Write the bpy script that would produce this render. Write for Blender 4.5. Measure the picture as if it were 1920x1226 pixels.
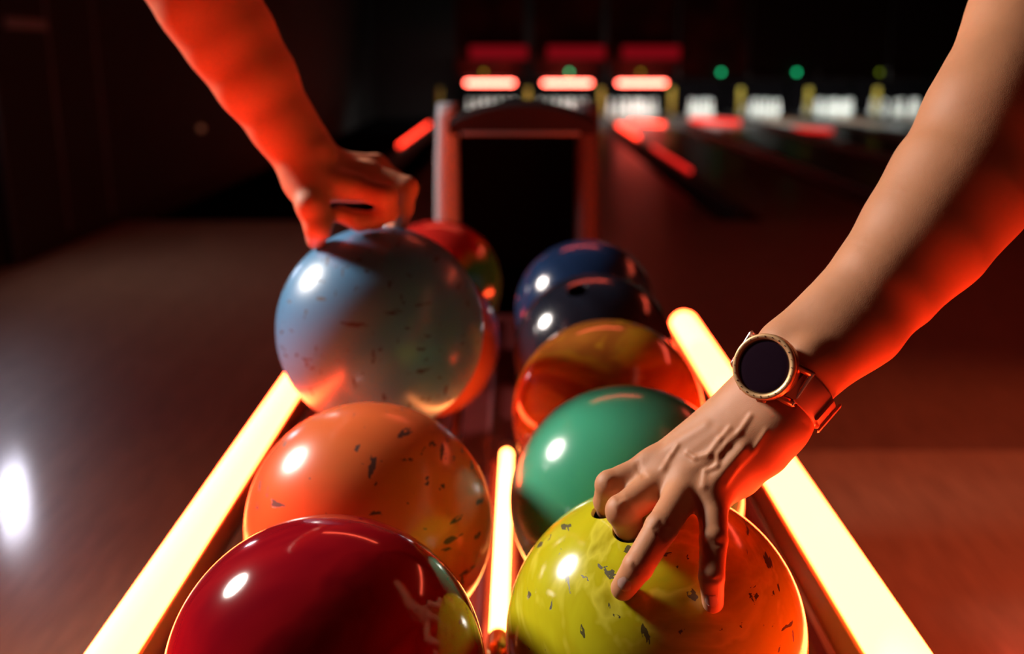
import bpy, bmesh, math, random
import numpy as np
from mathutils import Vector, Matrix
random.seed(7)
for o in list(bpy.data.objects): bpy.data.objects.remove(o)
scn = bpy.context.scene
COL = scn.collection
PI = math.pi

# ------------------------------------------------------------------ camera
F = 1924.0; PITCH = math.atan(507.0 / F); EYE = Vector((0.0, 0.0, 1.22))
cam = bpy.data.cameras.new('camera'); camo = bpy.data.objects.new('camera', cam); COL.objects.link(camo)
cam.sensor_width = 36.0; cam.sensor_fit = 'HORIZONTAL'; cam.lens = 36.0 * F / 1920.0
cam.clip_start = 0.02; cam.clip_end = 80
camo.location = EYE; camo.rotation_euler = (PI / 2 - PITCH, 0, 0)
cam.dof.use_dof = True; cam.dof.focus_distance = 0.675; cam.dof.aperture_fstop = 3.7
cam.dof.aperture_blades = 0
scn.camera = camo
AX = Vector((1, 0, 0)); AU = Vector((0, math.sin(PITCH), math.cos(PITCH))); AB = Vector((0, -math.cos(PITCH), math.sin(PITCH)))
def P(px, py, d):                       # a point of the place at camera depth d (metres)
    return EYE + AX * ((px - 960) / F * d) + AU * ((613 - py) / F * d) - AB * d
def D(x, u, t): return (AX * x + AU * u + AB * t).normalized()

# ------------------------------------------------------------------ world, exposure
w = bpy.data.worlds.new('world'); scn.world = w; w.use_nodes = True
w.node_tree.nodes['Background'].inputs[0].default_value = (1.0, 0.15, 0.09, 1)
w.node_tree.nodes['Background'].inputs[1].default_value = 0.10
scn.view_settings.view_transform = 'Standard'; scn.view_settings.look = 'None'
scn.view_settings.exposure = 0.0; scn.view_settings.gamma = 1.0; scn.view_settings.use_curve_mapping = False

# ------------------------------------------------------------------ room lights
def lamp(kind, name, loc, target, power, col, **kw):
    l = bpy.data.lights.new(name, kind); o = bpy.data.objects.new(name, l); COL.objects.link(o)
    l.energy = power; l.color = col; o.location = loc
    d = Vector(target) - Vector(loc); o.rotation_euler = d.to_track_quat('-Z', 'Y').to_euler()
    for k, v in kw.items(): setattr(l, k, v)
    return o
KEY = Vector((-2.75, 2.05, 2.60))
lamp('AREA', 'key_spot_light', KEY, (0.0, 0.9, 0.85), 25, (1.0, 0.90, 0.82), shape='DISK', size=0.72, spread=math.radians(64))
lamp('SPOT', 'floor_red_fill', (2.6, 2.2, 3.4), (1.7, 2.3, 0.0), 230, (1.0, 0.24, 0.11), spot_size=math.radians(62), spot_blend=0.7, shadow_soft_size=0.1)  # added red spot, stands in for the tubes' glow on the floor
lamp('SPOT', 'floor_pool_light_side', (-2.2, 1.7, 3.4), (-1.4, 1.7, 0.0), 90, (1.0, 0.50, 0.28), spot_size=math.radians(54), spot_blend=1.0, shadow_soft_size=0.15)

# ------------------------------------------------------------------ materials
def mat(name, col=(.5,.5,.5), rough=.5, metal=0, coat=0, emit=None, es=0, sss=0, spec=None):
    m = bpy.data.materials.new(name); m.use_nodes = True
    b = m.node_tree.nodes['Principled BSDF']
    b.inputs['Base Color'].default_value = (*col, 1); b.inputs['Roughness'].default_value = rough
    b.inputs['Metallic'].default_value = metal; b.inputs['Coat Weight'].default_value = coat
    b.inputs['Coat Roughness'].default_value = 0.05
    if spec is not None: b.inputs['Specular IOR Level'].default_value = spec
    if emit: b.inputs['Emission Color'].default_value = (*emit, 1); b.inputs['Emission Strength'].default_value = es
    if sss:
        b.inputs['Subsurface Weight'].default_value = sss
        b.inputs['Subsurface Radius'].default_value = (1.0, .35, .2); b.inputs['Subsurface Scale'].default_value = .006
    return m
class NT:
    def __init__(s, m): s.t = m.node_tree; s.b = s.t.nodes['Principled BSDF']
    def n(s, typ, **kw):
        x = s.t.nodes.new(typ)
        for k, v in kw.items(): setattr(x, k, v)
        return x
    def l(s, a, b): s.t.links.new(a, b)
    def coord(s, scale=(1,1,1), rot=(0,0,0), loc=(0,0,0)):
        tc = s.n('ShaderNodeTexCoord'); mp = s.n('ShaderNodeMapping')
        mp.inputs['Scale'].default_value = scale; mp.inputs['Rotation'].default_value = rot; mp.inputs['Location'].default_value = loc
        s.l(tc.outputs['Object'], mp.inputs[0]); return mp.outputs[0]
    def noise(s, v, scale, detail=4, dist=0):
        x = s.n('ShaderNodeTexNoise'); x.inputs['Scale'].default_value = scale
        x.inputs['Detail'].default_value = detail; x.inputs['Distortion'].default_value = dist
        s.l(v, x.inputs['Vector']); return x.outputs['Fac']
    def ramp(s, f, stops):
        r = s.n('ShaderNodeValToRGB'); e = r.color_ramp.elements
        while len(e) < len(stops): e.new(.5)
        for i, (p, c) in enumerate(stops): e[i].position = p; e[i].color = (*c, 1)
        s.l(f, r.inputs[0]); return r.outputs[0]
    def math(s, op, a, b=None):
        x = s.n('ShaderNodeMath', operation=op)
        for i, q in enumerate((a, b)):
            if q is None: continue
            if isinstance(q, (int, float)): x.inputs[i].default_value = q
            else: s.l(q, x.inputs[i])
        return x.outputs[0]
    def mix(s, f, a, b):
        x = s.n('ShaderNodeMix', data_type='RGBA')
        if isinstance(f, (int, float)): x.inputs[0].default_value = f
        else: s.l(f, x.inputs[0])
        for i, q in ((6, a), (7, b)):
            if isinstance(q, tuple): x.inputs[i].default_value = (*q, 1)
            else: s.l(q, x.inputs[i])
        return x.outputs[2]
    def bump(s, h, strength, dist=.001):
        x = s.n('ShaderNodeBump'); x.inputs['Strength'].default_value = strength; x.inputs['Distance'].default_value = dist
        s.l(h, x.inputs['Height']); s.l(x.outputs[0], s.b.inputs['Normal'])

def ball_mat(name, stops, scale=9, rough=.16, coat=.5, scuff=None, dens=.3, seed=0, dist=1.2, ssize=1.0, sss=0):
    m = mat(name, rough=rough, coat=coat); t = NT(m); t.b.inputs['Coat Roughness'].default_value = min(.14, rough)
    v = t.coord(loc=(seed * 3.1, seed * 1.7, seed))
    c = t.ramp(t.noise(v, scale, 3, dist), stops)
    if scuff:
        marks = None
        for k, (rot, sc) in enumerate((((.3, .5, .2), (95, 20, 30)), ((1.1, .2, 1.3), (24, 22, 100)), ((.2, 1.2, .7), (60, 30, 80)))):
            sc = tuple(q / ssize for q in sc)
            vv = t.coord(scale=sc, rot=rot, loc=(seed + k * 4.3, k * 2.2, seed * 2))
            wob = t.n('ShaderNodeTexNoise'); wob.inputs['Scale'].default_value = 1.3; wob.inputs['Detail'].default_value = 4; t.l(vv, wob.inputs['Vector'])
            ad = t.n('ShaderNodeVectorMath', operation='MULTIPLY_ADD'); t.l(wob.outputs['Color'], ad.inputs[0]); ad.inputs[1].default_value = (1.3, 1.3, 1.3); t.l(vv, ad.inputs[2])
            vo = t.n('ShaderNodeTexVoronoi'); vo.inputs['Scale'].default_value = 1.0; t.l(ad.outputs[0], vo.inputs['Vector'])
            sep = t.n('ShaderNodeSeparateColor'); t.l(vo.outputs['Color'], sep.inputs[0])
            on = t.math('LESS_THAN', sep.outputs[0], dens)
            sz = t.math('MULTIPLY', sep.outputs[1], .30)
            near = t.math('LESS_THAN', vo.outputs['Distance'], sz)
            mk = t.math('MULTIPLY', t.math('MULTIPLY', on, near), t.math('GREATER_THAN', t.noise(vv, 3.5, 3), .40))
            marks = mk if marks is None else t.math('MAXIMUM', marks, mk)
        c = t.mix(t.math('MULTIPLY', marks, .9), c, scuff)
        t.l(t.math('ADD', t.math('MULTIPLY', marks, .3), rough), t.b.inputs['Roughness'])
        t.bump(t.math('MULTIPLY', marks, -1.0), .3, .0004)
    t.l(c, t.b.inputs['Base Color'])
    if sss:
        m.node_tree.nodes['Principled BSDF'].inputs['Subsurface Weight'].default_value = sss
        m.node_tree.nodes['Principled BSDF'].inputs['Subsurface Radius'].default_value = (1, .5, .3)
        m.node_tree.nodes['Principled BSDF'].inputs['Subsurface Scale'].default_value = .01
    return m

def wood(name, c1, c2, rough, coat=.3, pw=.09):
    m = mat(name, rough=rough, coat=coat); t = NT(m)
    m.node_tree.nodes['Principled BSDF'].inputs['Coat Roughness'].default_value = .13
    v = t.coord()
    br = t.n('ShaderNodeTexBrick'); br.inputs['Scale'].default_value = 1.0
    br.inputs['Brick Width'].default_value = 1.3; br.inputs['Row Height'].default_value = pw; br.inputs['Mortar Size'].default_value = .0012
    br.inputs['Color1'].default_value = (*c1, 1); br.inputs['Color2'].default_value = (*c2, 1)
    br.inputs['Mortar'].default_value = (c2[0] * .35, c2[1] * .3, c2[2] * .3, 1); br.offset = .37
    t.l(t.coord(rot=(0, 0, PI / 2)), br.inputs['Vector'])
    g = t.noise(t.coord(scale=(60, 3.5, 1)), 1.6, 6, .6)
    c = t.mix(.55, br.outputs['Color'], t.ramp(g, [(.3, tuple(q * .55 for q in c2)), (.7, tuple(min(1, q * 1.25) for q in c1))]))
    t.l(c, t.b.inputs['Base Color']); t.bump(g, .08, .001)
    return m

def skin_mat(name, col, dark, seed=0):
    m = mat(name, col, rough=.56, sss=.12, spec=.35); t = NT(m)
    v = t.coord(loc=(seed, 0, 0))
    c = t.mix(t.ramp(t.noise(v, 22, 4), [(.35, (0,0,0)), (.7, (1,1,1))]), tuple(q * .86 for q in col), col)
    vo = t.n('ShaderNodeTexVoronoi'); vo.inputs['Scale'].default_value = 38; t.l(v, vo.inputs['Vector'])
    sep = t.n('ShaderNodeSeparateColor'); t.l(vo.outputs['Color'], sep.inputs[0])
    mole = t.math('MULTIPLY', t.math('LESS_THAN', vo.outputs['Distance'], .045), t.math('LESS_THAN', sep.outputs[0], .2))
    c = t.mix(t.math('MULTIPLY', mole, .5), c, dark)
    t.l(c, t.b.inputs['Base Color'])
    fine = t.n('ShaderNodeTexVoronoi', feature='DISTANCE_TO_EDGE'); fine.inputs['Scale'].default_value = 900; t.l(v, fine.inputs['Vector'])
    t.bump(t.math('ADD', t.math('MULTIPLY', fine.outputs['Distance'], .5), t.noise(v, 160, 5)), .22, .0006)
    return m

M = dict(
    black=mat('black_plastic', (.012, .011, .012), .55),
    void=mat('dark_interior', (.006, .005, .006), .9, spec=0),
    tray=mat('dark_red_tray', (.09, .012, .012), .38, coat=.3),
    rail=mat('smoked_metal_rail', (.25, .2, .16), .32, 1),
    brass=mat('brass_trim', (.85, .58, .24), .28, 1),
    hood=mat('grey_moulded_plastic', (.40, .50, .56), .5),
    hood_dark=mat('dark_grey_plastic', (.018, .014, .016), .7, spec=.15),
    tube=mat('glowing_red_tube', (.9, .3, .2), .4, emit=(1, .055, .012), es=60),
    core=mat('glowing_amber_tube', (.9, .5, .3), .4, emit=(1, .24, .05), es=20),
    red_bar=mat('red_light_bar', (.5, .05, .04), .4, emit=(1, .11, .075), es=22),
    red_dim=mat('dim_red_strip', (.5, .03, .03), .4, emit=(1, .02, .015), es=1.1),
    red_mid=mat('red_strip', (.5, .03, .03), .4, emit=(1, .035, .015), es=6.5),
    red_reflect=mat('soft_red_reflection', (.5, .03, .03), .4, emit=(1, .025, .015), es=1.5),
    glow=mat('dark_red_bar_glow', (.03, .004, .004), .3, emit=(1, .01, .03), es=.16),
    green=mat('green_indicator', (.05, .4, .2), .4, emit=(.02, 1, .35), es=2.2),
    olive=mat('olive_indicator', (.2, .3, .02), .4, emit=(.45, .6, .03), es=.6),
    white=mat('white_pin_plastic', (.82, .84, .8), .22, coat=.6),
    pinred=mat('red_pin_stripe', (.6, .03, .03), .3),
    yellow=mat('mustard_divider', (.34, .25, .03), .5),
    lampw=mat('white_lamp_lens', (.9, .9, 1), .4, emit=(.84, .84, 1), es=27),
    lamphouse=mat('lamp_housing', (.03, .03, .03), .5),
    pinlamp=mat('white_deck_lamp', (.9, .9, .9), .4, emit=(.92, 1, .94), es=62),
    gold=mat('rose_gold_bezel', (.80, .47, .22), .42, .55),
    case=mat('copper_case', (.62, .28, .16), .28, .8),
    glass=mat('dark_watch_glass', (.018, .008, .016), .12, coat=1),
    dial=mat('charcoal_dial', (.03, .014, .026), .35),
    strap=mat('tan_rubber_strap', (.70, .30, .19), .42),
    screw=mat('steel', (.7, .7, .7), .25, 1),
    mark=mat('engraved_mark', (.09, .05, .03), .5),
    nail=mat('nail', (.78, .50, .42), .25, coat=.5, sss=.1),
    wall=mat('black_wall_paint', (.007, .005, .005), .75),
    grey=mat('grey_metal', (.22, .22, .24), .45, .3),
    maroon=mat('maroon_panel', (.05, .012, .010), .6),
)
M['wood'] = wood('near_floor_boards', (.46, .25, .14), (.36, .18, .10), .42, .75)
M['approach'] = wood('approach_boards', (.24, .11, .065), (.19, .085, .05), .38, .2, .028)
M['lane'] = wood('lane_boards', (.18, .09, .05), (.14, .065, .04), .36, .08, .027)
mm = NT(M['maroon']); mm.l(mm.ramp(mm.noise(mm.coord(), 2.2, 4), [(.35, (.012, .006, .005)), (.7, (.075, .014, .012))]), mm.b.inputs['Base Color'])

# ------------------------------------------------------------------ object helpers
def link(name, me, m, parent=None, smooth=True):
    if isinstance(me, bmesh.types.BMesh):
        b = me; me = bpy.data.meshes.new(name); bmesh.ops.recalc_face_normals(b, faces=b.faces); b.to_mesh(me); b.free()
    ms = m if isinstance(m, (list, tuple)) else [m]
    if not me.materials:
        for q in ms: me.materials.append(q)
    if smooth: me.polygons.foreach_set('use_smooth', [True] * len(me.polygons))
    o = bpy.data.objects.new(name, me); COL.objects.link(o)
    if parent: o.parent = parent; 
    return o
def tag(o, label, cat, group=None, kind=None):
    o['label'] = label; o['category'] = cat
    if group: o['group'] = group
    if kind: o['kind'] = kind
    return o
def thing(name, label, cat, loc=(0, 0, 0), group=None):
    o = bpy.data.objects.new(name, None); COL.objects.link(o); o.location = loc; o.empty_display_size = .05
    return tag(o, label, cat, group)
def off(o, root):                      # keep world-built mesh in place under a moved root
    o.matrix_parent_inverse = Matrix.Translation(-Vector(root.location)); return o
def part(name, b, m, root, smooth=True, label=None):
    o = link(name, b, m, root, smooth)
    top = root
    if root.type == 'EMPTY': off(o, root)
    if label: o['label'] = label
    return o
def struct(name, b, m, smooth=False):
    o = link(name, b, m, None, smooth); o['kind'] = 'structure'; return o
def autosmooth(o, ang=35):
    me = o.data
    b = bmesh.new(); b.from_mesh(me)
    for e in b.edges:
        if len(e.link_faces) == 2 and e.calc_face_angle(0) > math.radians(ang): e.smooth = False
    b.to_mesh(me); b.free(); return o
def box(b, x0, x1, y0, y1, z0, z1, bev=0):
    vs = [b.verts.new((x, y, z)) for x in (x0, x1) for y in (y0, y1) for z in (z0, z1)]
    fs = [b.faces.new([vs[i] for i in q]) for q in ((0,1,3,2), (4,6,7,5), (0,4,5,1), (2,3,7,6), (0,2,6,4), (1,5,7,3))]
    if bev:
        es = list({e for f in fs for e in f.edges})
        bmesh.ops.bevel(b, geom=es, offset=bev, segments=3, affect='EDGES', profile=.6)
    return b
def nb(): return bmesh.new()
def bx(*a, bev=0): return box(nb(), *a, bev=bev)
def loft(b, rings, cap=True, closed=True):
    vr = [[b.verts.new(p) for p in r] for r in rings]; n = len(vr[0])
    for i in range(len(vr) - 1):
        for j in range(n if closed else n - 1):
            b.faces.new((vr[i][j], vr[i][(j + 1) % n], vr[i + 1][(j + 1) % n], vr[i + 1][j]))
    if cap: b.faces.new(vr[0]); b.faces.new(list(reversed(vr[-1])))
    return b
def tube(b, pts, r, seg=24, round_ends=True):
    pts = [Vector(p) for p in pts]; rings = []
    d0 = (pts[1] - pts[0]).normalized(); d1 = (pts[-1] - pts[-2]).normalized()
    seq = []
    if round_ends:
        for a in (80, 60, 40, 20): seq.append((pts[0] - d0 * r * math.sin(math.radians(a)), r * math.cos(math.radians(a)), d0))
    for i, p in enumerate(pts):
        d = (pts[min(i + 1, len(pts) - 1)] - pts[max(i - 1, 0)]).normalized(); seq.append((p, r, d))
    if round_ends:
        for a in (20, 40, 60, 80): seq.append((pts[-1] + d1 * r * math.sin(math.radians(a)), r * math.cos(math.radians(a)), d1))
    up = Vector((0, 0, 1)) if abs(d0.z) < .9 else Vector((1, 0, 0))
    for p, rr, d in seq:
        s = d.cross(up).normalized(); u = s.cross(d)
        rings.append([p + s * rr * math.cos(t) + u * rr * math.sin(t) for t in (2 * PI * k / seg for k in range(seg))])
    return loft(b, rings)
def lathe(b, prof, seg=48, mtx=Matrix.Identity(4)):
    rings = [[mtx @ Vector((r * math.cos(t), r * math.sin(t), z)) for t in (2 * PI * k / seg for k in range(seg))] for r, z in prof]
    return loft(b, rings)
def frame(o, x, y, z):
    m = Matrix((x, y, z)).transposed().to_4x4(); m.translation = o; return m

# ================================================================== THE ROOM
struct('floor', bx(-3.2, 12.5, -2.5, 7.8, -.12, 0), M['approach'])
struct('trim_1', bx(.55, 6.5, -2.4, 3.06, 0, .006), M['wood'])          # lighter wood: edge of the light pool painted as a colour step
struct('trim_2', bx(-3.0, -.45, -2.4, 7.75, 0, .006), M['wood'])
struct('floor_lane_bed', bx(-3.2, 12.5, 7.8, 24, -.3, -.1), M['void'])
struct('wall_left', bx(-3.2, -3.0, -2.5, 24, -.1, 3.7), M['wall'])
struct('wall_right', bx(12.3, 12.5, -2.5, 24, -.1, 3.7), M['wall'])
struct('wall_back', bx(-3.2, 12.5, 23.0, 23.2, -.3, 3.7), M['wall'])
struct('ceiling', bx(-3.2, 12.5, -2.5, 24, 3.6, 3.8), M['wall'])

LX = [-.42, 1.05, 2.47, 3.83, 5.17, 6.50, 7.86, 9.20]
ordn = ['leftmost', 'second', 'third', 'fourth', 'fifth', 'sixth', 'seventh', 'eighth']
for i, x in enumerate(LX):
    t = thing('bowling_lane', f'dark glossy boarded bowling lane, {ordn[i]} from the left wall', 'lane', (x, 7.8, 0), 'bowling lanes running to the pins')
    part('lane_surface', bx(x - .52, x + .52, 7.8, 22.2, -.1, 0), M['lane'], t, False)
    for s in (-1, 1):
        g = nb(); xs = [x + s * (.52 + .10 * k / 8) for k in range(9)]
        loft(g, [[Vector((q, y, -.075 * math.sin(PI * k / 8) - .005)) for k, q in enumerate(xs)] + [Vector((q, y, -.095)) for q in reversed(xs)] for y in (7.8, 22.2)])
        part('gutter', g, M['black'], t)
# cappings between lanes, with light strips on top of some
DV = [LX[0] - 1.0] + [(LX[i] + LX[i + 1]) / 2 for i in range(7)]
for i, x in enumerate(DV):
    c = thing('lane_divider', 'low black divider rail ' + ('beside the leftmost lane' if i == 0 else f'between the {ordn[i-1]} and {ordn[i]} lanes'), 'lane divider', (x, 7.8, 0), 'dividers between the lanes')
    part('capping', bx(x - .042, x + .042, 7.9, 21.9, -.1, .10, bev=.012), M['black'], c, False)
    part('end_post', bx(x - .038, x + .038, 20.62, 20.74, .10, .62, bev=.01), M['yellow'], c, False, 'mustard yellow end post beside the pins')
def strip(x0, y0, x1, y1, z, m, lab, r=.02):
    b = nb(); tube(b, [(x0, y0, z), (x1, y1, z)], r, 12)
    o = link('glow_strip_or_reflection', b, m); tag(o, lab, 'light', 'red glowing strips and reflections on the lanes and dividers'); return o
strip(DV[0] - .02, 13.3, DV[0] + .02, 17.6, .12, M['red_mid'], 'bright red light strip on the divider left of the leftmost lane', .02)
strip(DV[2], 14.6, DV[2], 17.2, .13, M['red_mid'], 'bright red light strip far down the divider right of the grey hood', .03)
strip(2.2, 19.5, 2.75, 19.0, .03, M['red_mid'], 'short bright red reflection on the lane below the third red light bar', .03)  # the bar's reflection in the lane, laid as a glowing strip
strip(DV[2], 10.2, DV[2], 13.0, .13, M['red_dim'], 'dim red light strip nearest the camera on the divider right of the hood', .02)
strip(3.42, 19.8, 4.15, 19.2, .05, M['red_reflect'], 'red reflection on the lane below the fourth set of pins', .05)  # red reflection in the boards, built as an emissive piece
strip(4.80, 17.8, 5.30, 17.3, .03, M['red_dim'], 'faint red glowing strip on the lane below the fifth set of pins', .03)  # low emissive piece lying on the lane surface

# masking units above the pins, light bars, painted bar reflections, indicators
for i, x in enumerate(LX):
    t = thing('masking_unit', f'dark masking panel above the pins of the {ordn[i]} lane from the left', 'masking panel', (x, 20.2, .8), 'masking panels above the pins')
    part('panel', bx(x - .655, x + .655, 20.2, 20.3, .82, 3.2, bev=.02), M['maroon'] if i < 4 else M['wall'], t, False)
    part('lower_lip', bx(x - .65, x + .65, 20.14, 20.24, .80, .86, bev=.01), M['black'], t, False)
    dl = part('deck_lamp', bx(x - .5, x + .5, 20.30, 20.56, .93, 1.0), M['black'], t, False)
    if i < 7: link('diffuser', bx(x - .48, x + .48, 20.44, 20.54, .905, .93), M['pinlamp'], dl, False)
lw = [LX[0], LX[1], LX[2]]
names3 = ['leftmost', 'middle', 'rightmost']
for i, x in enumerate(lw):
    t = thing('light_bar', f'glowing red light bar over the pins, {names3[i]} of the three', 'light', (x, 20.0, .73), 'three red light bars over the pins')
    b = nb(); tube(b, [(x - .43, 20.05, .735), (x + .43, 20.05, .735)], .035, 20); part('lit_tube', b, M['red_bar'], t)
    for s in (-1, 1): part('bracket', bx(x + s * .3 - .02, x + s * .3 + .02, 20.06, 20.14, .745, .86), M['black'], t, False)
    t = thing('bar_glow_panel', f'dim red glowing panel standing for the reflection above the {names3[i]} red light bar', 'glow', (x + .15, 20.15, 1.2), 'dim red reflections above the red bars')  # red reflection of the bar on the masking, built as a glowing panel
    part('housing', bx(x - .45, x + .78, 20.11, 20.195, 1.13, 1.45, bev=.01), M['black'], t, False)  # black surround of the added glow panel
    part('bar_reflection_glow', bx(x - .38, x + .71, 20.10, 20.108, 1.17, 1.41), M['glow'], t, False)
for i, x in enumerate([LX[0] - .12, LX[1] + .04, LX[2] - .02, 3.98, 5.42, 7.0, 8.4]):
    g = i in (1, 3, 4, 6)
    b = nb(); bmesh.ops.create_uvsphere(b, u_segments=16, v_segments=10, radius=.035, matrix=Matrix.Translation((x, 20.12, .93)))
    o = link('indicator_light', b, M['green'] if g else (M['olive']))
    tag(o, f'small {"green" if g else "dull olive"} indicator light above the pins of the {ordn[i]} lane', 'light', 'indicator lights above the pins')
# pins
for i, x in enumerate(LX): struct(f'trim_{i+3}', bx(x - .61, x + .61, 22.3, 22.34, -.1, 1.1), M['void'])
prof = [(.0286, 0), (.033, .004), (.0405, .03), (.0525, .075), (.0600, .115), (.0592, .14), (.050, .185), (.0365, .225), (.026, .255), (.0228, .275), (.0243, .295), (.030, .325), (.0322, .345), (.0300, .362), (.020, .377), (.006, .381)]
def make_pin():
    t = thing('bowling_pin', '', 'bowling pin', (0, 0, 0), '')
    b = nb(); lathe(b, prof, 20); part('pin_body', b, M['white'], t)
    b = nb(); lathe(b, [(.0262, .256), (.0266, .258), (.0250, .266), (.0246, .268)], 20)
    part('neck_stripe', b, M['pinred'], t); return t
proto = make_pin()
tri = [(0, 0)] + [(s * .152, .264) for s in (-1, 1)] + [(s * .305, .528) for s in (-1, 0, 1)] + [(s * .152, .792) for s in (-3, -1, 1, 3)]
keep = {3: {0, 1, 2, 4, 7, 8}, 4: {0, 1, 2, 3, 4, 6, 7}, 6: {1, 2, 3, 5, 6, 8, 9}, 7: set()}
first = True
plab = ['white bowling pin under the leftmost red light bar', 'white bowling pin under the middle red light bar', 'white bowling pin under the rightmost red light bar',
        'white bowling pin on the first lit deck right of the red bars', 'white bowling pin on the second lit deck right of the red bars',
        'white bowling pin on the third lit deck right of the red bars', "white bowling pin on the lit deck nearest the watch wearer's elbow"]
for i in range(7):
    for k, (dx, dy) in enumerate(tri):
        if i in keep and k not in keep[i]: continue
        if first: r = proto; first = False
        else:
            r = proto.copy(); COL.objects.link(r)
            for ch in proto.children:
                c = ch.copy(); COL.objects.link(c); c.parent = r
        r.location = (LX[i] + dx, 20.75 + dy, 0.0)
        r['label'] = plab[i]; r['group'] = f'pins of the {ordn[i]} lane'

# left side furniture, dark
t = thing('storage_cabinet', 'tall black cabinet against the left wall with dim grey fronts', 'cabinet', (-2.8, 7, 0))
part('carcass', bx(-2.995, -2.94, 6.0, 8.3, 0, 2.6, bev=.01), M['wall'], t, False)
part('corner_post', bx(-2.96, -2.94, 5.985, 6.01, 0, 2.6, bev=.004), M['lamphouse'], t, False)
for (y0, y1, z0, z1) in ((6.2, 6.75, 1.38, 1.44), (6.15, 6.7, 1.66, 1.85)):
    part('front_plate', bx(-2.94, -2.93, y0, y1, z0, z1), M['grey'], t, False)
for y in (6.75, 7.5): part('door_seam', bx(-2.941, -2.936, y, y + .012, .1, 2.5), M['grey'], t, False)
b = nb(); bmesh.ops.create_uvsphere(b, u_segments=16, v_segments=10, radius=.03, matrix=Matrix.Translation((-2.95, 9.9, .56)))
tag(link('indicator_light', b, mat('faint_orange', (.3, .1, .05), .4, emit=(1, .3, .15), es=.12)), 'faint brown indicator light low on the dark left wall', 'light')

# white wall lamp whose reflection lies on the floor at the left
t = thing('wall_lamp', 'bright white lamp on the left wall, seen mirrored in the floor', 'light', (-2.9, 5.6, 1.35))
part('housing', bx(-3.0, -2.965, 5.46, 5.80, 1.13, 1.57, bev=.01), M['lamphouse'], t, False)
part('lens', bx(-2.965, -2.955, 5.48, 5.78, 1.16, 1.54, bev=.002), M['lampw'], t, False)
# key spotlight fixture (a real housing round the key light, outside the view)
kd = (Vector((0.0, 0.9, 0.85)) - KEY).normalized(); ks = kd.cross(Vector((0, 0, 1))).normalized(); ku = ks.cross(kd)
b = nb(); lathe(b, [(.02, -.30), (.11, -.26), (.15, -.10), (.155, -.004), (.145, -.006), (.13, -.02)], 32, frame(KEY - kd * .01, ks, ku, kd))
o = link('spotlight', b, M['lamphouse']); tag(o, 'black ceiling spotlight left of the rack, outside the view', 'light')

# red ceiling tubes ahead of the rack (their streaks show in the gloss of the balls)
for nm, pts in (('across the lanes', [(-.9, 4.6, 3.3), (.95, 4.6, 3.3)]), ('running along the approach on the right', [(3.8, 3.2, 3.3), (3.8, 7.0, 3.3)])):
    t = thing('ceiling_tube', 'red ceiling light tube ' + nm, 'light', pts[0])
    b = nb(); tube(b, pts, .03, 16); part('lit_tube', b, mat('red_ceiling_tube', (.5, .05, .04), .4, emit=(1, .10, .05), es=28), t)
    for p in pts:
        part('hanger', bx(p[0] - .01, p[0] + .01, p[1] - .01, p[1] + .01, 3.32, 3.6), M['black'], t, False)

# ================================================================== BALL RETURN
R = .108; ZB = 1.22 - .4071; SL = .0073 / .218
BR = thing('ball_return', 'dark ball return rack with glowing red side tubes and a grey hood', 'ball return', (0, 1.1, 0))
ZT = .75
def zc(y, y0=.665): return ZB + (y - y0) * SL
# rails
for cx, y0, dx in ((.1036, .665, .0099), (-.1255, .615, .0)):
    for s in (-1, 1):
        pts = [(cx + s * .05 + dx * (y - y0), y, zc(y) - math.sqrt((R + .008) ** 2 - .05 ** 2)) for y in (.49, 1.0, 1.95)]
        b = nb(); tube(b, pts, .008, 16); part('ball_rail', b, M['rail'], BR)
# tray: lofted cross-section
def tray_ring(y):
    z = zc(y) - .150
    pr = [(-.278, .030), (-.270, .048), (-.262, .046), (-.235, .012), (-.20, .0), (-.03, .0), (-.022, .012), (.010, .012), (.018, .0), (.20, .0), (.235, .012), (.262, .046), (.270, .048), (.278, .030), (.22, -.03), (-.22, -.03)]
    return [Vector((x * 1.04 - .005, y, z + q)) for x, q in pr]
b = nb(); loft(b, [tray_ring(y) for y in (.43, .9, 1.4, 2.0)]); autosmooth(part('tray', b, M['tray'], BR, True), 30)
b = nb(); box(b, -.20, .20, .55, 2.05, .0, .62, bev=.03); part('pedestal', b, M['black'], BR, False)
b = nb(); box(b, -.27, .27, .50, 2.1, 0, .05, bev=.012); part('foot_plate', b, M['grey'], BR, False)
# side tubes
def side(x, r, y1, lab):
    z = ZT
    ch = nb(); ring = []
    s = 1 if x > 0 else -1
    prof_c = [(-r * 1.12, .002), (-r * 1.12, -r * 1.25), (r * .35, -r * 1.25), (r * .55, -r * .98), (r * .5, -r * .93), (r * .3, -r * 1.06), (-r * 1.04, -r * 1.1), (-r * 1.04, .002)]
    loft(ch, [[Vector((x + s * a, y, z + q)) for a, q in prof_c] for y in (.47, y1 + .01)])
    c = part('tube_channel', ch, M['tray'], BR, False)
    tr = nb(); box(tr, min(x - s * r * 1.32, x - s * r * 1.13), max(x - s * r * 1.32, x - s * r * 1.13), .47, y1 + .01, z - .03, z + .006, bev=.0015)
    part('trim_strip', tr, M['brass'], BR, False, 'brass trim strip')
    b = nb(); tube(b, [(x, .48, z), (x, y1, z)], r, 32); l = part('light_tube', b, M['tube'], BR, True, lab)
side(.312, .0245, 1.80, 'glowing red light tube on the right side')
side(-.324, .0195, 1.80, 'glowing red light tube on the left side')
YC0, YC1, ZC = .845, 1.285, .705
b = nb(); tube(b, [(-.0125, YC0, ZC), (-.0070, YC1, ZC)], .0088, 20); part('light_tube', b, M['core'], BR, True, 'thin yellow-white light tube between the two rows')
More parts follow.
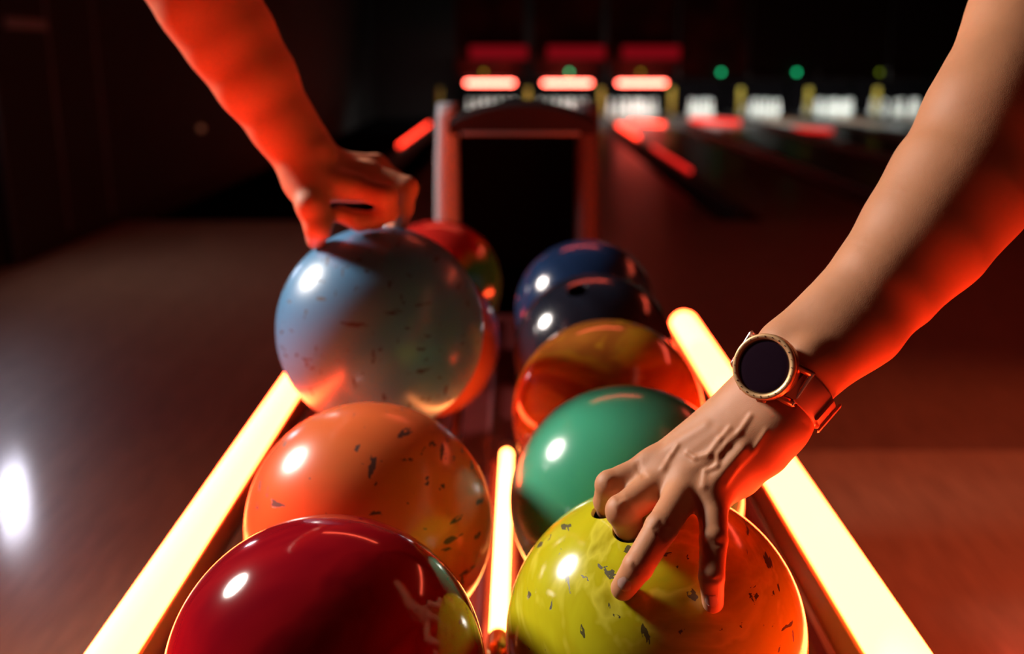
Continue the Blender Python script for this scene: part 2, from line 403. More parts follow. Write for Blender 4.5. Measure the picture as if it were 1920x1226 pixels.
for y, x, s in ((YC0 - .02, -.0127, -1), (YC1 + .012, -.0068, 1)):
    b = nb(); tube(b, [(x, y - .008, ZC - .001), (x, y + .012, ZC - .001)], .0098, 20); part('end_cap', b, M['brass'], BR, True, 'brass end cap of the thin light tube')
for y in (YC0 + .01, YC1 - .01): part('tube_clip', bx(-.018, -.002, y - .004, y + .004, ZC - .075, ZC - .008), M['black'], BR, False)
# hood
HY = 2.08
def hx(px): return (px - 960) / F * 2.04
xl0, xl1, xr0, xr1 = hx(808), hx(858), hx(1083), hx(1131)
def post(x0, x1, lean):
    b = nb(); rings = []
    for z, k in ((.60, 0), (.85, 0), (1.02, .4), (1.10, .85), (1.128, 1.0)):
        i = lean * k * .006
        a, c = x0 + (i if lean > 0 else i), x1 + (i * .3)
        xm, hw = (a + c) / 2, (c - a) / 2 * (1 - .18 * k)
        rings.append([Vector((xm + hw * math.copysign(abs(math.cos(t)) ** .5, math.cos(t)), HY + .045 + .045 * math.copysign(abs(math.sin(t)) ** .6, math.sin(t)), z)) for t in (2 * PI * q / 28 for q in range(28))])
    loft(b, rings); return b
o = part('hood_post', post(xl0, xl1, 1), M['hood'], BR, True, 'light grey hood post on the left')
o = part('hood_post', post(xr0, xr1, -1), mat('shaded_grey_plastic', (.05, .028, .034), .6), BR, True, 'grey hood post on the right, its shade put into the colour')  # same grey plastic as the left post, its shade painted in
b = nb(); rings = []
for k in range(17):
    u = k / 16; x = hx(842) + (hx(1118) - hx(842)) * u; zt = 1.100 + .038 * math.sin(PI * u) ** .8; zb = 1.070
    rings.append([Vector((x, HY - .012 + a, z)) for a, z in ((.0, zb), (.0, zt - .012), (.012, zt), (.30, zt - .05), (.30, zb))])
loft(b, rings); autosmooth(part('hood_arch', b, M['hood_dark'], BR), 40)
b = nb(); tube(b, [(hx(868), HY - .010, 1.072), (hx(1085), HY - .010, 1.072)], .004, 12); part('hood_lip', b, M['grey'], BR)
for x0, x1 in ((xl0 + .02, xl0 + .035), (xr1 - .035, xr1 - .02)): part('hood_side', bx(x0, x1, HY + .06, HY + .33, .55, 1.08, bev=.004), M['black'], BR, False)
part('hood_back', bx(xl0 + .02, xr1 - .02, HY + .30, HY + .33, .0, 1.06), M['void'], BR, False)
part('hood_floor', bx(xl0 + .03, xr1 - .03, 1.95, HY + .30, .60, .63), M['void'], BR, False)

# ================================================================== BALLS
def make_ball(c, m, label, holes=(), name='bowling_ball', hr=.0125):
    c = Vector(c)
    b = nb(); bmesh.ops.create_icosphere(b, subdivisions=6, radius=R)
    me = bpy.data.meshes.new(name); b.to_mesh(me); b.free(); me.materials.append(m)
    inner = M['void']; me.materials.append(inner)
    o = bpy.data.objects.new(name, me); COL.objects.link(o)
    for h in holes:
        cb = nb(); d = (Vector(h[0]) - c).normalized(); rr = h[1]
        s_ = d.orthogonal().normalized(); u_ = d.cross(s_)
        lathe(cb, [(rr * .9, R - .055), (rr, R - .03), (rr, R - .003), (rr * 1.22, R + .001), (rr * 1.6, R + .01)], 40, frame(Vector(), s_, u_, d))
        bmesh.ops.recalc_face_normals(cb, faces=cb.faces)
        cm = bpy.data.meshes.new('cut'); cb.to_mesh(cm); cb.free(); cm.materials.append(m); cm.materials.append(inner)
        co = bpy.data.objects.new('cut', cm); COL.objects.link(co)
        md = o.modifiers.new('b', 'BOOLEAN'); md.operation = 'DIFFERENCE'; md.object = co; md.solver = 'EXACT'
        bpy.context.view_layer.update()
        dg = bpy.context.evaluated_depsgraph_get()
        nm = bpy.data.meshes.new_from_object(o.evaluated_get(dg)); nm.name = name
        o.modifiers.clear(); o.data = nm; bpy.data.objects.remove(co)
        for p in nm.polygons:
            if p.center.length < R - .0045: p.material_index = 1
    o.data.polygons.foreach_set('use_smooth', [True] * len(o.data.polygons))
    autosmooth(o, 25)
    o.location = c
    return tag(o, label, 'bowling ball', 'bowling balls of the ball return')
def hit(c, px, py):                       # point where the ball's surface shows at a pixel
    d = (P(px, py, 1) - EYE).normalized(); oc = EYE - Vector(c); bq = oc.dot(d); cc = oc.dot(oc) - R * R
    s = max(bq * bq - cc, 0); return EYE + d * (-bq - math.sqrt(s))
def rc(i): return Vector((.1036 + .0022 * i, .665 + .218 * i, ZB + .0073 * i))
def lc(y): return Vector((-.1255, y, zc(y, .615)))
cY, cG, cA, cD1, cD2 = [rc(i) for i in range(5)]
cR, cO, cPk, cRG = lc(.615), lc(.833), lc(1.369), lc(1.69)
cB = P(714, 617, 1.078)

mY = ball_mat('yellow_marbled_ball', [(.30, (.62, .60, .015)), (.48, (.55, .50, .01)), (.55, (.72, .66, .05)), (.72, (.42, .36, .01))], 9, .14, .5, (.03, .022, .01), .50, 3.3, 2.5, .80)
mG = ball_mat('teal_green_ball', [(.3, (.05, .36, .20)), (.7, (.07, .42, .25))], 4, .20, .35, (.02, .10, .06), .05, 5.1)
mA = ball_mat('amber_marbled_ball', [(.36, (.50, .24, .015)), (.46, (.36, .12, .015)), (.56, (.28, .08, .012)), (.62, (.46, .20, .015)), (.75, (.30, .08, .015))], 6, .13, .6, None, 0, 1.2, 2.5)
mN = ball_mat('black_navy_ball', [(.35, (.008, .009, .016)), (.7, (.014, .02, .035))], 6, .16, .5, None)
mN2 = ball_mat('navy_blue_ball', [(.35, (.008, .022, .065)), (.7, (.012, .04, .12))], 5, .18, .5, None)
mR = ball_mat('deep_red_ball', [(.3, (.24, .003, .010)), (.50, (.36, .006, .012)), (.56, (.26, .003, .010)), (.8, (.42, .010, .014))], 3.4, .10, .22, None, 0, 2.0, 3.0)
mO = ball_mat('orange_scuffed_ball', [(.35, (.80, .13, .035)), (.65, (.86, .20, .05))], 5, .26, .35, (.035, .016, .015), .50, 8.6, 1.0, .85)
mB = ball_mat('pale_blue_ball', [(.3, (.07, .24, .44)), (.7, (.10, .29, .52))], 4, .33, .30, (.045, .04, .05), .50, 2.7, 1.0, .75)
mP = ball_mat('coral_ball', [(.3, (.60, .10, .05)), (.7, (.66, .15, .07))], 4, .22, .4, None)
mRG = mat('red_and_green_ball', rough=.2, coat=.5); t_ = NT(mRG)
v_ = t_.coord(); sp_ = t_.n('ShaderNodeSeparateXYZ'); t_.l(v_, sp_.inputs[0])
f_ = t_.math('ADD', t_.math('ADD', t_.math('MULTIPLY', sp_.outputs[2], 4.0), t_.math('MULTIPLY', sp_.outputs[0], -2.2)), t_.math('MULTIPLY', t_.noise(v_, 9, 3, 1.0), .35))
t_.l(t_.ramp(t_.math('ADD', f_, .18), [(.40, (.03, .22, .035)), (.47, (.5, .26, .02)), (.52, (.55, .02, .015))]), t_.b.inputs['Base Color'])

yellow = make_ball(cY, mY, 'yellow marbled ball with dark scuffs under the hand wearing the watch', [(P(1139, 948, .718), .0115), (hit(cY, 1183, 990), .0115)])
make_ball(cG, mG, 'plain teal green ball right behind the yellow one')
make_ball(cA, mA, 'amber brown marbled ball between the green ball and the black ones')
make_ball(cD1, mN, 'glossy black ball with one finger hole showing, behind the amber ball', [(hit(cD1, 1083, 543), .0125)])
make_ball(cD2, mN2, 'dark navy blue ball at the far end of the right row')
make_ball(cR, mR, 'glossy deep red ball in the lower left, nearest the camera')
make_ball(cO, mO, 'bright orange ball with dark scuff marks behind the deep red one')
make_ball(cPk, mP, 'coral ball with finger holes, half hidden behind the lifted blue ball', [(hit(cPk, 918, 738), .013), (hit(cPk, 884, 778), .013)])
make_ball(cRG, mRG, 'red and green ball at the far end of the left row')
hB = [hit(cB, 735, 424), hit(cB, 754, 424), hit(cB, 640, 432)]
make_ball(cB, mB, 'scuffed light blue ball being lifted by the hand from the left', [(hit(cB, 700, 424), .0125)])

# ================================================================== ARMS: one continuous surface each (signed distance field -> surface nets)
def V3(p): return np.array(p, dtype=np.float64)
def sd_cone(p, a, b, ra, rb):
    ba = b - a; L = ba @ ba
    h = np.clip(((p - a) @ ba) / L, 0, 1)
    return np.linalg.norm(p - a - h[:, None] * ba, axis=1) - (ra + (rb - ra) * h)
def sd_ell(p, c, Rm, r):
    q = (p - c) @ Rm.T; k0 = np.linalg.norm(q / r, axis=1); k1 = np.linalg.norm(q / (r * r), axis=1)
    return np.where(k1 > 1e-9, k0 * (k0 - 1) / np.maximum(k1, 1e-9), -min(r))
def smin(a, b, k):
    if k <= 0: return np.minimum(a, b)
    h = np.maximum(k - np.abs(a - b), 0) / k
    return np.minimum(a, b) - h * h * k * .25
def smax(a, b, k): return -smin(-a, -b, k)
def field(p, groups):
    # groups: list of (k_group, prims); every prim = (kind, data, k, op)
    tot = None
    for kg, prims in groups:
        d = None
        for kind, dat, k, op in prims:
            e = sd_cone(p, *dat) if kind == 'c' else sd_ell(p, *dat)
            if d is None: d = e
            elif op == '+': d = smin(d, e, k)
            else: d = smax(d, -e, k)
        tot = d if tot is None else smin(tot, d, kg)
    return tot
def mesh_field(name, groups, cell, carve=()):
    pts = []
    for kg, pr in groups:
        for kind, dat, k, op in pr:
            if kind == 'c': pts += [dat[0] - dat[2], dat[0] + dat[2], dat[1] - dat[3], dat[1] + dat[3]]
            else: pts += [dat[0] - max(dat[2]), dat[0] + max(dat[2])]
    pts = np.array(pts); lo = pts.min(0) - .008; hi = pts.max(0) + .008
    Bk = 10; nbk = np.ceil((hi - lo) / (cell * Bk)).astype(int); dims = nbk * Bk
    ii = np.stack(np.meshgrid(*[np.arange(n) for n in nbk], indexing='ij'), -1).reshape(-1, 3)
    cen = lo + (ii * Bk + Bk / 2 - .5) * cell
    def full(p):
        d = field(p, groups)
        for (kind, dat, k) in carve:
            e = sd_cone(p, *dat) if kind == 'c' else sd_ell(p, *dat)
            d = smax(d, -e, k)
        return d
    dc = full(cen)
    g = np.empty(dims, dtype=np.float32)
    g.reshape(nbk[0], Bk, nbk[1], Bk, nbk[2], Bk)[:] = np.where(dc < 0, -1., 1.).reshape(nbk)[:, None, :, None, :, None]
    near = np.where(np.abs(dc) < cell * Bk * .9 + .004)[0]
    loc = np.stack(np.meshgrid(*[np.arange(Bk)] * 3, indexing='ij'), -1).reshape(-1, 3)
    for c0 in range(0, len(near), 200):
        idx = ii[near[c0:c0 + 200]]
        gi = (idx[:, None, :] * Bk + loc[None]).reshape(-1, 3)
        g[gi[:, 0], gi[:, 1], gi[:, 2]] = full(lo + gi * cell)
    s = g < 0
    n0, n1, n2 = [n - 1 for n in g.shape]
    cnt = np.zeros((n0, n1, n2), dtype=np.uint8)
    for a in (0, 1):
        for b_ in (0, 1):
            for c in (0, 1): cnt += s[a:n0 + a, b_:n1 + b_, c:n2 + c]
    act = np.argwhere((cnt > 0) & (cnt < 8))
    vid = np.full((n0, n1, n2), -1, dtype=np.int32); vid[act[:, 0], act[:, 1], act[:, 2]] = np.arange(len(act))
    acc = np.zeros((len(act), 3)); num = np.zeros(len(act))
    cor = [(a, b_, c) for a in (0, 1) for b_ in (0, 1) for c in (0, 1)]
    for u in cor:
        for v in cor:
            if sum(v) - sum(u) == 1 and all(v[q] >= u[q] for q in range(3)):
                A = act + u; B_ = act + v
                ga = g[A[:, 0], A[:, 1], A[:, 2]]; gb = g[B_[:, 0], B_[:, 1], B_[:, 2]]
                m = (ga < 0) != (gb < 0); t = np.where(m, ga / np.where(m, ga - gb, 1), 0)
                acc[m] += (A + (B_ - A) * t[:, None])[m]; num[m] += 1
    vt = lo + acc / num[:, None] * cell
    quads = []
    for ax in range(3):
        sl0 = [slice(0, n) for n in g.shape]; sl1 = list(sl0); sl0[ax] = slice(0, g.shape[ax] - 1); sl1[ax] = slice(1, g.shape[ax])
        ed = np.argwhere(s[tuple(sl0)] != s[tuple(sl1)])
        b1, b2 = (ax + 1) % 3, (ax + 2) % 3
        ok = (ed[:, b1] > 0) & (ed[:, b2] > 0) & (ed[:, b1] < g.shape[b1] - 1) & (ed[:, b2] < g.shape[b2] - 1); ed = ed[ok]
        flip = s[ed[:, 0], ed[:, 1], ed[:, 2]]
        e1 = np.zeros(3, int); e1[b1] = 1; e2 = np.zeros(3, int); e2[b2] = 1
        q = [ed - e1 - e2, ed - e2, ed, ed - e1]
        q = np.stack([vid[x[:, 0], x[:, 1], x[:, 2]] for x in q], 1)
        q[~flip] = q[~flip][:, ::-1]; quads.append(q)
    q = np.concatenate(quads); q = q[(q >= 0).all(1)]
    # light smoothing of the net
    for it in range(2):
        sm = np.zeros_like(vt); nn = np.zeros(len(vt))
        for a in range(4):
            np.add.at(sm, q[:, a], vt[q[:, (a + 1) % 4]]); np.add.at(nn, q[:, a], 1)
            np.add.at(sm, q[:, a], vt[q[:, (a - 1) % 4]]); np.add.at(nn, q[:, a], 1)
        vt = vt * .5 + .5 * sm / np.maximum(nn, 1)[:, None]
    me = bpy.data.meshes.new(name)
    me.vertices.add(len(vt)); me.vertices.foreach_set('co', vt.astype(np.float32).ravel())
    me.loops.add(len(q) * 4); me.loops.foreach_set('vertex_index', q.astype(np.int32).ravel())
    me.polygons.add(len(q)); me.polygons.foreach_set('loop_start', np.arange(0, len(q) * 4, 4, dtype=np.int32)); me.polygons.foreach_set('loop_total', np.full(len(q), 4, dtype=np.int32))
    me.update(); me.validate(); return me
def c(a, b, ra, rb, k=.008, op='+'): return ('c', (V3(a), V3(b), ra, rb), k, op)
def ell(ce, x, y, z, r, k=.006, op='+'): return ('e', (V3(ce), np.array([V3(x), V3(y), V3(z)]), np.array(r, float)), k, op)
def chain(pts, rs, k=.006):
    return [c(pts[i], pts[i + 1], rs[i], rs[i + 1], k) for i in range(len(pts) - 1)]
def nail(parent, tip, base, nrm, wdt, ln, lift):
    ax = (tip - base).normalized(); nr = (nrm - ax * nrm.dot(ax)).normalized(); sd = ax.cross(nr)
    b = nb(); rings = []
    N = 12; grid = []
    for i in range(N + 1):
        u = i / N; y = (u - .5) * ln
        hw = wdt * .5 * (1 - .35 * max(0, (.25 - u) / .25) ** 2 - .55 * max(0, (u - .75) / .25) ** 2)
        row = []
        for j in range(N + 1):
            a = (j / N - .5) * 2; x = a * hw
            row.append(b.verts.new(tip + ax * y + sd * x + nr * (lift - (a * hw / (wdt * .5)) ** 2 * wdt * .26 - max(0, u - .6) ** 2 * ln * .25)))
        grid.append(row)
    for i in range(N):
        for j in range(N): b.faces.new((grid[i][j], grid[i][j + 1], grid[i + 1][j + 1], grid[i + 1][j]))
    bmesh.ops.solidify(b, geom=list(b.faces), thickness=.0006)
    return part('fingernail', b, M['nail'], parent)

# ---------------------------------------------------------------- person on the right: left arm, hand on the yellow ball
n = D(-.50, .30, .81)                      # back of the hand faces this way
WR, WU = P(1412, 748, .688), P(1456, 788, .668)          # radial / ulnar side of the wrist
idx = [P(1230, 873, .710), P(1145, 910, .705), P(1138, 940, .716), P(1145, 970, .738)]
mid = [P(1262, 887, .700), P(1168, 958, .679), P(1178, 985, .692), P(1196, 1008, .720)]
tR = hit(cY, 1172, 1108); nR = (tR - cY).normalized()
tP = hit(cY, 1331, 1132); nP = (tP - cY).normalized()
rng = [P(1296, 899, .688), P(1240, 990, .650), P(1196, 1062, .638) , tR + nR * .0062]
pky = [P(1336, 924, .676), P(1338, 1012, .650), P(1334, 1080, .636), tP + nP * .0052]
cm_ = [P(1402, 742, .690), P(1416, 756, .684), P(1432, 772, .677), P(1450, 788, .670)]
G = []
palm = []
for k, (f, w_) in enumerate(zip((idx, mid, rng, pky), cm_)):
    palm.append(c(w_ - n * .004, f[0] - n * .003, .0125, (.0108, .0112, .0104, .0095)[k], .012))
    palm.append(c(w_ - n * .012, f[0] - n * .011 - (f[1] - f[0]).normalized() * .004, .011, .0095, .014))
# broad fill of the back of the hand
palm.append(c(P(1412, 752, .684) - n * .006, idx[0].lerp(mid[0], .5) - n * .006, .0165, .0130, .014))
palm.append(c(P(1428, 768, .678) - n * .006, mid[0].lerp(rng[0], .5) - n * .006, .0170, .0130, .014))
palm.append(c(P(1444, 784, .672) - n * .006, rng[0].lerp(pky[0], .5) - n * .006, .0160, .0125, .014))
# thenar / hypothenar mass
palm.append(c(P(1398, 762, .702), P(1300, 842, .728), .014, .012, .014))
palm.append(c(P(1462, 800, .672), P(1392, 895, .690), .0135, .0115, .012))
palm.append(c(P(1474, 792, .668), P(1440, 850, .676), .013, .012, .010))
# wrist and forearm (radius and ulna, then the muscle)
ar1 = P(1478, 655, .690); ar2 = P(1518, 700, .672)
palm.append(c(WR - n * .004, ar1, .0150, .0175, .014)); palm.append(c(WU - n * .005, ar2, .0150, .0170, .014))
palm.append(c(P(1436, 770, .682) - n * .005, P(1498, 678, .684), .0165, .0185, .014))
fa = [(P(1498, 680, .684), .0215), (P(1575, 612, .688), .0265), (P(1661, 528, .692), .0345), (P(1735, 440, .696), .0415), (P(1800, 350, .700), .0460), (P(1862, 262, .705), .0460), (P(1900, 185, .712), .0455)]
for (a, ra), (b_, rb) in zip(fa, fa[1:]): palm.append(c(a, b_, ra, rb, .014))
palm.append(c(ar1, P(1580, 575, .692), .0175, .0205, .016)); palm.append(c(ar2, P(1622, 620, .680), .0170, .0235, .016))
# elbow point and upper arm
palm.append(c(P(1862, 205, .700), P(1925, 60, .725), .0400, .0385, .02))
palm.append(c(P(1925, 60, .725), P(1950, -140, .770), .0385, .0440, .02))
palm.append(c(P(1950, -140, .770), P(1965, -420, .840), .0440, .0520, .02))
# ulna head, knuckle heads, tendons, veins
palm.append(ell(P(1520, 672, .660), AX, AU, AB, (.010, .010, .008), .012))
for k, f in enumerate((idx, mid, rng, pky)):
    palm.append(ell(f[0] + n * .0060, AX, AU, AB, (.0072, .0072, .0055), .010))
    w_ = P(1425 + 10 * k, 756 + 9 * k, .674 - .004 * k)
    m_ = f[0] * .45 + w_ * .55
    palm.append(c(f[0] + n * .0082, m_ + n * .0082, .0026, .0017, .008))
def vein(pts, r=.0014, lift=.0):
    for a, b_ in zip(pts, pts[1:]): palm.append(c(a, b_, r, r, .0035))
BACK = []
G.append((.004, palm))
fr = ((idx, (.0112, .0104, .0094, .0082)), (mid, (.0116, .0112, .0100, .0088)), (rng, (.0116, .0104, .0096, .0080)), (pky, (.0102, .0088, .0080, .0069)))
for f, rs in fr:
    ch = chain(f, rs, .0016)
    d1 = (f[1] - f[0]).normalized()
    # PIP knuckle pad and slimmer shafts
    ch.append(ell(f[1] + n * .0008, AX, AU, AB, (rs[1] * 1.02,) * 3, .0012))
    G.append((.0085, ch))
# webs between the finger roots
G.append((.008, [c(mid[0].lerp(rng[0], .5) - n * .006, (mid[0].lerp(mid[1], .28)).lerp(rng[0].lerp(rng[1], .28), .5) - n * .007, .0060, .0035)]))
G.append((.008, [c(rng[0].lerp(pky[0], .5) - n * .006, (rng[0].lerp(rng[1], .25)).lerp(pky[0].lerp(pky[1], .25), .5) - n * .007, .0070, .0040)]))
G.append((.008, [c(idx[0].lerp(mid[0], .5) - n * .005, (idx[0].lerp(idx[1], .3)).lerp(mid[0].lerp(mid[1], .3), .5) - n * .006, .0060, .0035)]))
# thumb, reaching down to the far side of the ball
thumb = [P(1385, 775, .705), P(1300, 842, .735), P(1240, 880, .752)]
tt = (cY + (P(1206, 905, .765) - cY).normalized() * (R + .0095)); thumb.append(tt)
G.append((.010, chain(thumb, (.0140, .0125, .0108, .0095), .006)))
def surf(p, d, groups=None, reach=.04):
    d = Vector(d).normalized(); q = Vector(p) + d * reach; t = 0
    for _ in range(60):
        e = float(field(np.array([list(q)], float), groups or G)[0])
        if e < .00015: break
        q = q - d * min(e, .004)
    return q
for pl, rr in (([(1396, 776), (1378, 806), (1355, 829), (1342, 846), (1338, 868)], .0014), ([(1344, 821), (1325, 849), (1303, 858), (1290, 850)], .0015), ([(1362, 800), (1344, 821)], .0012),
               ([(1338, 868), (1318, 880), (1312, 905)], .0012), ([(1420, 800), (1400, 838), (1372, 868), (1352, 900)], .0011), ([(1275, 838), (1262, 858), (1248, 880)], .0011)):
    qs = [surf(P(x, y, .68), AB) - AB * rr * .55 for x, y in pl]
    for u, v in zip(qs, qs[1:]): palm.append(c(u, v, rr * .75, rr * .75, .0024))
carve = []
def creases(p, ax_dir, half, offs, cr=.0007):
    a = (ax_dir - AB * ax_dir.dot(AB)).normalized(); s_ = a.cross(AB)
    for o_ in offs:
        L = [surf(p + a * (o_ + .0006 * math.cos(t * 3)) + s_ * (half * t), AB) for t in (-.8, -.4, 0, .4, .8)]
        for u, v in zip(L, L[1:]): carve.append(('c', (V3(u), V3(v), cr, cr), .0012))
creases(rng[1], rng[2] - rng[0], .0070, (-.0034, -.0018, 0, .0018, .0034))
creases(rng[2], rng[3] - rng[1], .0062, (-.0012, .0010), .0006)
creases(pky[1], pky[2] - pky[0], .0055, (-.0014, .0006), .0006)
creases(pky[2], pky[3] - pky[1], .0050, (0,), .0006)
creases(mid[1], mid[1] - mid[0], .0070, (-.0040, -.0022, -.0004, .0016), .0007)
creases(idx[1], idx[1] - idx[0], .0060, (-.0036, -.0018, 0), .0006)
creases(P(1195, 874, .71), idx[1] - idx[0], .0055, (-.001, .001), .0006)
creases(P(1498, 792, .668), P(1520, 770, .668) - P(1480, 810, .668), .004, (0,), .0006)
me = mesh_field('person', G, .00105, carve)
mSkA = skin_mat('skin_right_person', (.62, .27, .13), (.25, .11, .07))
armA = link('person', me, mSkA)
tag(armA, 'person at the right, bare arm reaching down to hold the yellow ball, wearing a watch', 'person')
def place_nail(o, groups, px, py, d, to_tip, view, wd, ln):
    q = surf(P(px, py, d), view, groups); h = .001
    f0 = [float(field(np.array([list(q + e * h)], float), groups)[0] - field(np.array([list(q - e * h)], float), groups)[0]) for e in (AX, AU, AB)]
    nr = (AX * f0[0] + AU * f0[1] + AB * f0[2]).normalized()
    nail(o, q, q - to_tip, nr, wd, ln, .0006)
place_nail(armA, G, 1170, 1094, .64, rng[3] - rng[2], AB, .0108, .0118)
place_nail(armA, G, 1332, 1124, .64, pky[3] - pky[2], AB, .0086, .0100)

# ---------------------------------------------------------------- wristwatch
wc = P(1471, 722, .676)
aa = (P(1575, 612, .688) - P(1440, 765, .680)).normalized()
fn = D(-.60, .12, .79); fa_ = (aa - fn * aa.dot(fn)).normalized(); fl = fa_.cross(fn)   # the dial's own frame
wn = D(-.50, .24, .83); wn = (wn - aa * wn.dot(aa)).normalized(); wl = aa.cross(wn)      # wl: across the arm
face = P(1431, 687, .6505)
W = thing('wristwatch', 'round wristwatch with a rose gold bezel and tan strap on the bare wrist', 'wristwatch', face)
fm = frame(face, fl, fa_, fn)            # local x across the arm, y along it, z out of the dial
RW = .0212
b = nb(); lathe(b, [(.0165, -.0125), (.0195, -.0118), (.0207, -.0100), (.0212, -.0070), (.0213, -.0035), (.0208, -.0022)], 72, fm); part('case', b, M['case'], W)
b = nb(); lathe(b, [(.0206, -.0032), (RW, -.0022), (RW, -.0004), (.0208, .0004), (.0200, .0008), (.0177, .0006), (.0175, -.0002), (.0174, -.0022)], 96, fm)
bz = part('bezel', b, M['gold'], W)
for k in range(24):
    a = 2 * PI * k / 24; mt = fm @ Matrix.Rotation(a, 4, 'Z') @ Matrix.Translation((.0192, 0, .0008))
    b = nb(); ln = .0009 if k % 2 == 0 else .0005
    bmesh.ops.create_cube(b, size=1, matrix=mt @ Matrix.Diagonal((ln, .00035, .0007, 1)))
    o = link('minute_mark', b, M['mark'], bz, False); o.matrix_parent_inverse = (Matrix.Translation(-Vector(face)))
    o.matrix_parent_inverse = Matrix.Identity(4)
b = nb(); lathe(b, [(.0001, -.0014), (.0168, -.0014), (.0179, -.0014)], 72, fm); part('dial', b, M['dial'], W)
b = nb(); lathe(b, [(.0001, -.0002), (.0120, -.0003), (.0165, -.0006), (.0175, -.0009)], 72, fm); part('crystal', b, M['glass'], W)
for (y, x) in ((-.0205, .0085), (-.0205, -.0085)):
    b = nb(); bmesh.ops.create_cube(b, size=1, matrix=fm @ Matrix.Translation((x, y + .001, -.006)) @ Matrix.Rotation(math.atan2(x, -y) * 1.0, 4, 'Z') @ Matrix.Diagonal((.0065, .0032, .0032, 1)))
    bmesh.ops.bevel(b, geom=list(b.edges), offset=.0008, segments=2, affect='EDGES'); part('button', b, M['case'], W)
# lugs on both sides of the case
for sx in (-1, 1):
    for sy in (-1, 1):
        b = nb(); rings = []
        for u in (0, .33, .66, 1):
            x = sx * (.0155 + .0105 * u); z = -.0068 - .0075 * u * u; h = .0026 * (1 - .35 * u)
            rings.append([fm @ Vector((x, sy * .0112 + yy, z + zz)) for yy, zz in ((-.0022, -h), (.0022, -h), (.0022, h), (-.0022, h))])
        loft(b, rings); bmesh.ops.bevel(b, geom=list(b.edges), offset=.0007, segments=2, affect='EDGES')
        part('lug', b, M['case'], W)
    b = nb(); tube(b, [fm @ Vector((sx * .0245, -.0115, -.0128)), fm @ Vector((sx * .0245, .0115, -.0128))], .0016, 12); part('spring_bar', b, M['screw'], W)
# strap: an oval band round the wrist
def band(t):                                # wrist oval, t=0 at the face side, growing towards the ulnar side
    return wc + wl * (.0296 * math.sin(t)) + wn * (.0242 * math.cos(t)) 
def strap(t0, t1, hw0, hw1, thick, name, m, grow=.0, N=40, pr=W):
    b = nb(); rings = []
    for i in range(N + 1):
        u = i / N; t = t0 + (t1 - t0) * u; p = band(t); q = (band(t + .01) - band(t - .01)).normalized(); o_ = q.cross(aa)
        if o_.dot(p - wc) < 0: o_ = -o_
        hw = hw0 + (hw1 - hw0) * u; p = p + o_ * grow
        e = .0008
        rings.append([p + aa * x + o_ * z for x, z in ((-hw, e), (-hw, thick - e), (-hw + e, thick), (hw - e, thick), (hw, thick - e), (hw, e), (hw - e, 0), (-hw + e, 0))])
    loft(b, rings); return autosmooth(part(name, b, m, pr), 50)
strap(.62, 3.35, .0105, .0092, .0026, 'strap', M['strap'])
strap(-.62, -2.85, .0105, .0092, .0026, 'strap', M['strap'])
strap(1.35, 2.7, .0088, .0084, .0024, 'strap_tail', M['strap'], .0028)
strap(1.62, 1.80, .0118, .0118, .0016, 'keeper_loop', M['strap'], .0054, 6)
strap(2.30, 2.46, .0118, .0118, .0016, 'keeper_loop', M['strap'], .0054, 6)
# link pieces between case and strap
for s in (-1, 1):
    b = nb(); p0 = fm @ Vector((s * .0195, 0, -.0095)); p1 = band(s * .66) + (band(s * .66) - wc).normalized() * .001
    dd = (p1 - p0).normalized(); nn_ = dd.cross(aa).normalized()
    loft(b, [[p0 + dd * u * (p1 - p0).length * 1.12 + aa * x + nn_ * z for x, z in ((-.0092, -.0014), (.0092, -.0014), (.0092, .0014), (-.0092, .0014))] for u in (0, 1)])
    part('strap_link', b, M['case'], W, False)

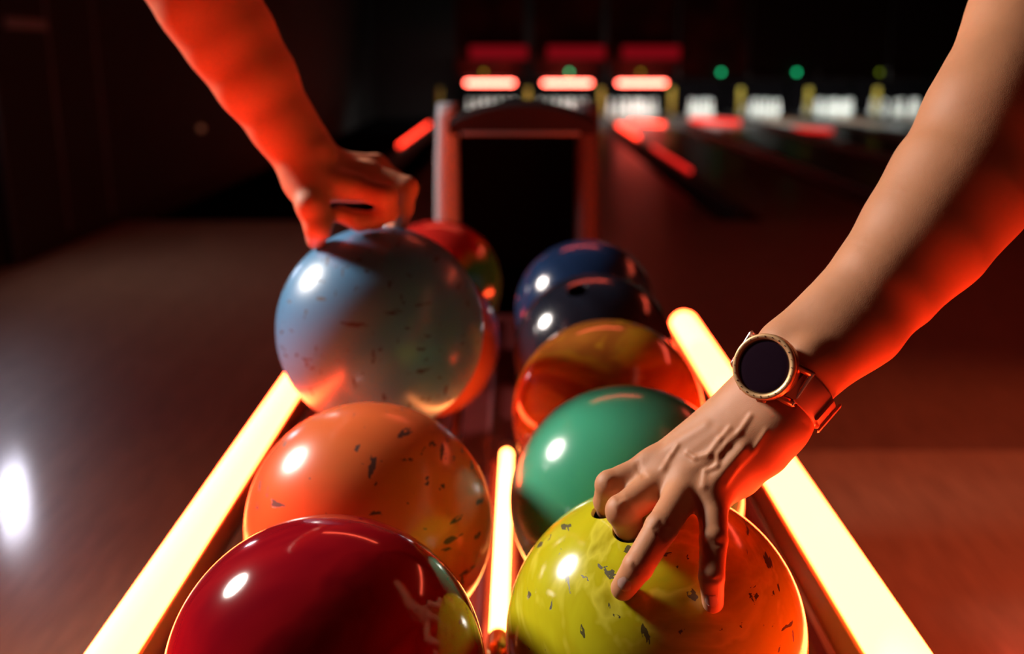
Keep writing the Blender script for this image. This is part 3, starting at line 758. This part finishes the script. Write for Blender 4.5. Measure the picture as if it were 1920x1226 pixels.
# ---------------------------------------------------------------- person on the left: right arm, hand lifting the blue ball
def PB(x, y, d): return P(x, y, d + .029)
nB = D(.25, .75, .55)
hi_ = PB(668, 352, 1.000); hm = PB(692, 325, 1.025); hr_ = PB(705, 312, 1.052); hp = PB(700, 318, 1.078)
GB = []; arm = []
wri = PB(572, 318, .995); wro = PB(592, 285, 1.020)
for k, (f, w_) in enumerate(((hi_, PB(592, 345, .997)), (hm, PB(602, 325, 1.008)), (hr_, PB(610, 308, 1.025)), (hp, PB(608, 310, 1.045)))):
    arm.append(c(w_, f, .0150, .0125, .014))
arm.append(c(PB(575, 340, .990), PB(640, 350, .992), .0150, .0115, .014))
arm.append(c(PB(575, 330, .995), PB(560, 285, .992), .0210, .0235, .02)); arm.append(c(PB(600, 305, 1.02), PB(578, 262, 1.01), .0190, .0200, .02))
fb = [(PB(563, 288, .995), .0265), (PB(530, 232, .990), .0310), (PB(480, 150, .980), .0385), (PB(430, 70, .970), .0430), (PB(385, 0, .960), .0455), (PB(330, -90, .950), .0480), (PB(270, -190, .945), .0485), (PB(215, -330, .96), .0500)]
for (a, ra), (b_, rb) in zip(fb, fb[1:]): arm.append(c(a, b_, ra, rb, .014))
arm.append(ell(PB(606, 282, .990), AX, AU, AB, (.009, .011, .010), .012))
GB.append((.004, arm))
sI = hit(cB, 700, 428)
ixB = [hi_, PB(724, 368, .985), PB(728, 396, .992), PB(700, 413, 1.000)]
GB.append((.008, chain(ixB, (.0128, .0112, .0102, .0092), .005)))
tail_ = [PB(706, 412, 1.000), PB(672, 414, .995), PB(640, 402, .990)]
GB.append((.003, chain(tail_, (.0095, .0098, .0085), .005)))
mdB = [hm, PB(764, 352, 1.015), PB(757, 390, 1.030), PB(748, 424, 1.052)]
GB.append((.008, chain(mdB, (.0118, .0106, .0095, .0085), .005)))
rgB = [hr_, PB(758, 350, 1.052), PB(752, 395, 1.062), PB(742, 424, 1.075)]
GB.append((.008, chain(rgB, (.0112, .0102, .0092, .0082), .005)))
pkB = [hp, PB(738, 352, 1.085), PB(735, 392, 1.088), cB + (PB(728, 420, 1.092) - cB).normalized() * (R + .0075)]
GB.append((.008, chain(pkB, (.0105, .0090, .0080, .0072), .005)))
tT = hit(cB, 602, 462); nT = (tT - cB).normalized()
thB = [PB(572, 338, .990), PB(585, 385, .975), PB(596, 425, .978), tT + nT * .0085]
GB.append((.012, chain(thB, (.0190, .0150, .0125, .0100), .007)))
me = mesh_field('person', GB, .0014)
mSkB = skin_mat('skin_left_person', (.66, .26, .14), (.2, .08, .05), 3)
armB = link('person', me, mSkB)
tag(armB, 'person at the left, bare arm reaching down and gripping the lifted blue ball', 'person')
qB = surf(PB(584, 440, .985), -AX + AB * .3, GB)
nail(armB, qB, qB - (thB[3] - thB[2]), -AX + AB * .45, .0115, .0125, .0006)
